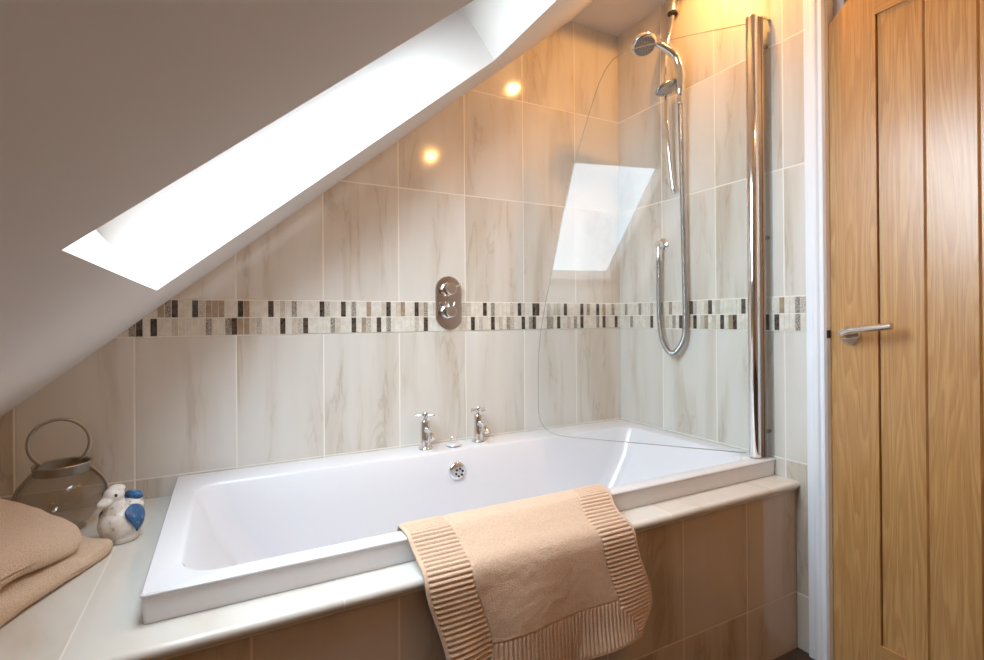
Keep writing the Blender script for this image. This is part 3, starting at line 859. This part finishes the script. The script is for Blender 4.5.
# ------------------------------------------------------------------ ceramic duck
def duck():
    cx, cy = -1.724, -.294
    t = empty('ceramic_duck', (cx, cy, LEDGE), 'small worn white ceramic duck ornament with blue wings and tail', 'ornament')
    h = V((-.64, -.768, 0)); r = V((h.y, -h.x, 0))   # heading, right-hand side
    Rm = Matrix((h, -r, V((0, 0, 1)))).transposed()
    def at(f, s, z): return V((cx, cy, LEDGE)) + h * f - r * s + V((0, 0, z))
    bm = bmesh.new()
    ellipsoid(bm, at(0, 0, .042), (.047, .041, .042), Rm)
    ellipsoid(bm, at(.0, 0, .018), (.036, .033, .018), Rm)
    ellipsoid(bm, at(.016, 0, .074), (.022, .021, .040), Rm)
    ellipsoid(bm, at(.018, 0, .108), (.0205, .0195, .0185), Rm)
    ellipsoid(bm, at(.012, 0, .120), (.0175, .0165, .0090), Rm)
    ellipsoid(bm, at(.038, 0, .098), (.018, .0140, .0085), Rm @ Matrix.Rotation(radians(18), 3, 'Y'))
    ellipsoid(bm, at(-.028, 0, .066), (.020, .024, .028), Rm @ Matrix.Rotation(radians(-10), 3, 'Y'))
    lathe(bm, at(0, 0, .0005), (0, 0, 1), [(0, 0), (.030, 0), (.034, .010), (0, .012)], 24)
    m, nt, out = new_mat('worn_white_glaze'); g = G(nt)
    n = g.noise(g.obj(), 55, 4.0, .7); c = g.ramp(n, [(.33, lin(160, 146, 130)), (.40, lin(224, 218, 210)), (.6, lin(240, 236, 230))])
    g.bsdf(out, c, .35)
    b = obj('duck_body', bm, m, t, smooth=True)
    rm = b.modifiers.new('join', 'REMESH'); rm.mode = 'VOXEL'; rm.voxel_size = .0016; rm.use_smooth_shade = True
    sm = b.modifiers.new('soft', 'SMOOTH'); sm.iterations = 12; sm.factor = .6
    m2, nt, out = new_mat('blue_glaze'); g = G(nt)
    n = g.noise(g.obj(), 70, 4.0, .7); c = g.ramp(n, [(.40, lin(40, 84, 132)), (.60, lin(62, 112, 160)), (.70, lin(170, 190, 205))])
    g.bsdf(out, c, .3)
    for s in (-1, 1):
        bm = bmesh.new()
        # teardrop wing hugging the flank
        N = 20; rows = []
        for i in range(N + 1):
            v = i / N; zz = .080 - .056 * v
            half = .026 * sin(pi * min(1, v * 1.0) ** .62) * (1 - .35 * v) + .0008
            row = []
            for k in range(13):
                f = .000 + half * (k / 6 - 1) - .004 * (1 - v)
                # project on ellipsoid
                q = 1 - (f / .049) ** 2 - ((zz - .042) / .044) ** 2
                sd = .042 * sqrt(max(q, .10)) + .0022 + .0015 * (1 - (k / 6 - 1) ** 2)
                row.append(bm.verts.new(at(f, s * sd, zz)))
            rows.append(row)
        for A, B in zip(rows[:-1], rows[1:]):
            for k in range(12): bm.faces.new((A[k], A[k + 1], B[k + 1], B[k]))
        w = obj('wing', bm, m2, t, smooth=True); md = w.modifiers.new('thick', 'SOLIDIFY'); md.thickness = .003; md.offset = 0
        bm = bmesh.new(); ellipsoid(bm, at(.028, s * .0172, .111), (.0028, .0028, .0034), None, 10, 8)
        obj('eye', bm, M['dark'], t, smooth=True)
    bm = bmesh.new(); ellipsoid(bm, at(-.031, 0, .092), (.014, .0225, .012), Rm @ Matrix.Rotation(radians(-20), 3, 'Y'))
    obj('tail', bm, m2, t, smooth=True)
duck()

# ------------------------------------------------------------------ daylight
w = bpy.data.worlds.new('sky'); SC.world = w; w.use_nodes = True
nt = w.node_tree; nt.nodes.clear(); g = G(nt)
out = nt.nodes.new('ShaderNodeOutputWorld'); bg = nt.nodes.new('ShaderNodeBackground')
tc = g.node('ShaderNodeTexCoord').outputs['Generated']
cl = g.noise(tc, 3.2, 4.0, .55, .3)
c = g.ramp(cl, [(.40, (.66, .84, 1.0, 1)), (.62, (.86, .94, 1.0, 1))])
g.put(bg.inputs[0], c); bg.inputs[1].default_value = 19.5
nt.links.new(bg.outputs[0], out.inputs[0])
# daylight portal lying in the plane of the roof window
pl = bpy.data.lights.new('window_portal', 'AREA'); pl.shape = 'RECTANGLE'; pl.size = .55; pl.size_y = .86; pl.cycles.is_portal = True
po = bpy.data.objects.new('window_portal', pl); COL.objects.link(po)
Rp = Matrix((V((0, 1, 0)), AX, V((0, 1, 0)).cross(AX))).transposed()
if (Rp @ V((0, 0, -1))).dot(NM) > 0: Rp = Matrix((V((0, -1, 0)), AX, V((0, -1, 0)).cross(AX))).transposed()
po.matrix_world = Matrix.Translation(sl(.463, .275, -.752)) @ Rp.to_4x4()

# ------------------------------------------------------------------ camera
cam = bpy.data.cameras.new('camera'); co = bpy.data.objects.new('camera', cam); COL.objects.link(co)
C0 = V((-1.51195, -1.72821, .04509)); yaw, pit, rol, F, PX, PY = .49217, .00299, -.00737, 513.235, 501.772, 316.632
fw = V((sin(yaw) * cos(pit), cos(yaw) * cos(pit), sin(pit))); r_ = V((cos(yaw), -sin(yaw), 0)); u_ = r_.cross(fw)
r2 = r_ * cos(rol) + u_ * sin(rol); u2 = -r_ * sin(rol) + u_ * cos(rol)
co.matrix_world = Matrix.Translation(C0) @ Matrix((r2, u2, -fw)).transposed().to_4x4()
cam.sensor_width = 36; cam.lens = F / 984 * 36
cam.shift_x = (492 - PX) / 984; cam.shift_y = (PY - 330) / 984
cam.clip_start = .01
SC.camera = co
SC.view_settings.view_transform = 'Standard'; SC.view_settings.look = 'None'
SC.view_settings.exposure = -0.15; SC.view_settings.gamma = 1.0
SC.view_settings.use_curve_mapping = False
SC.cycles.max_bounces = 12; SC.cycles.transparent_max_bounces = 16
SC.cycles.sample_clamp_indirect = 6.0
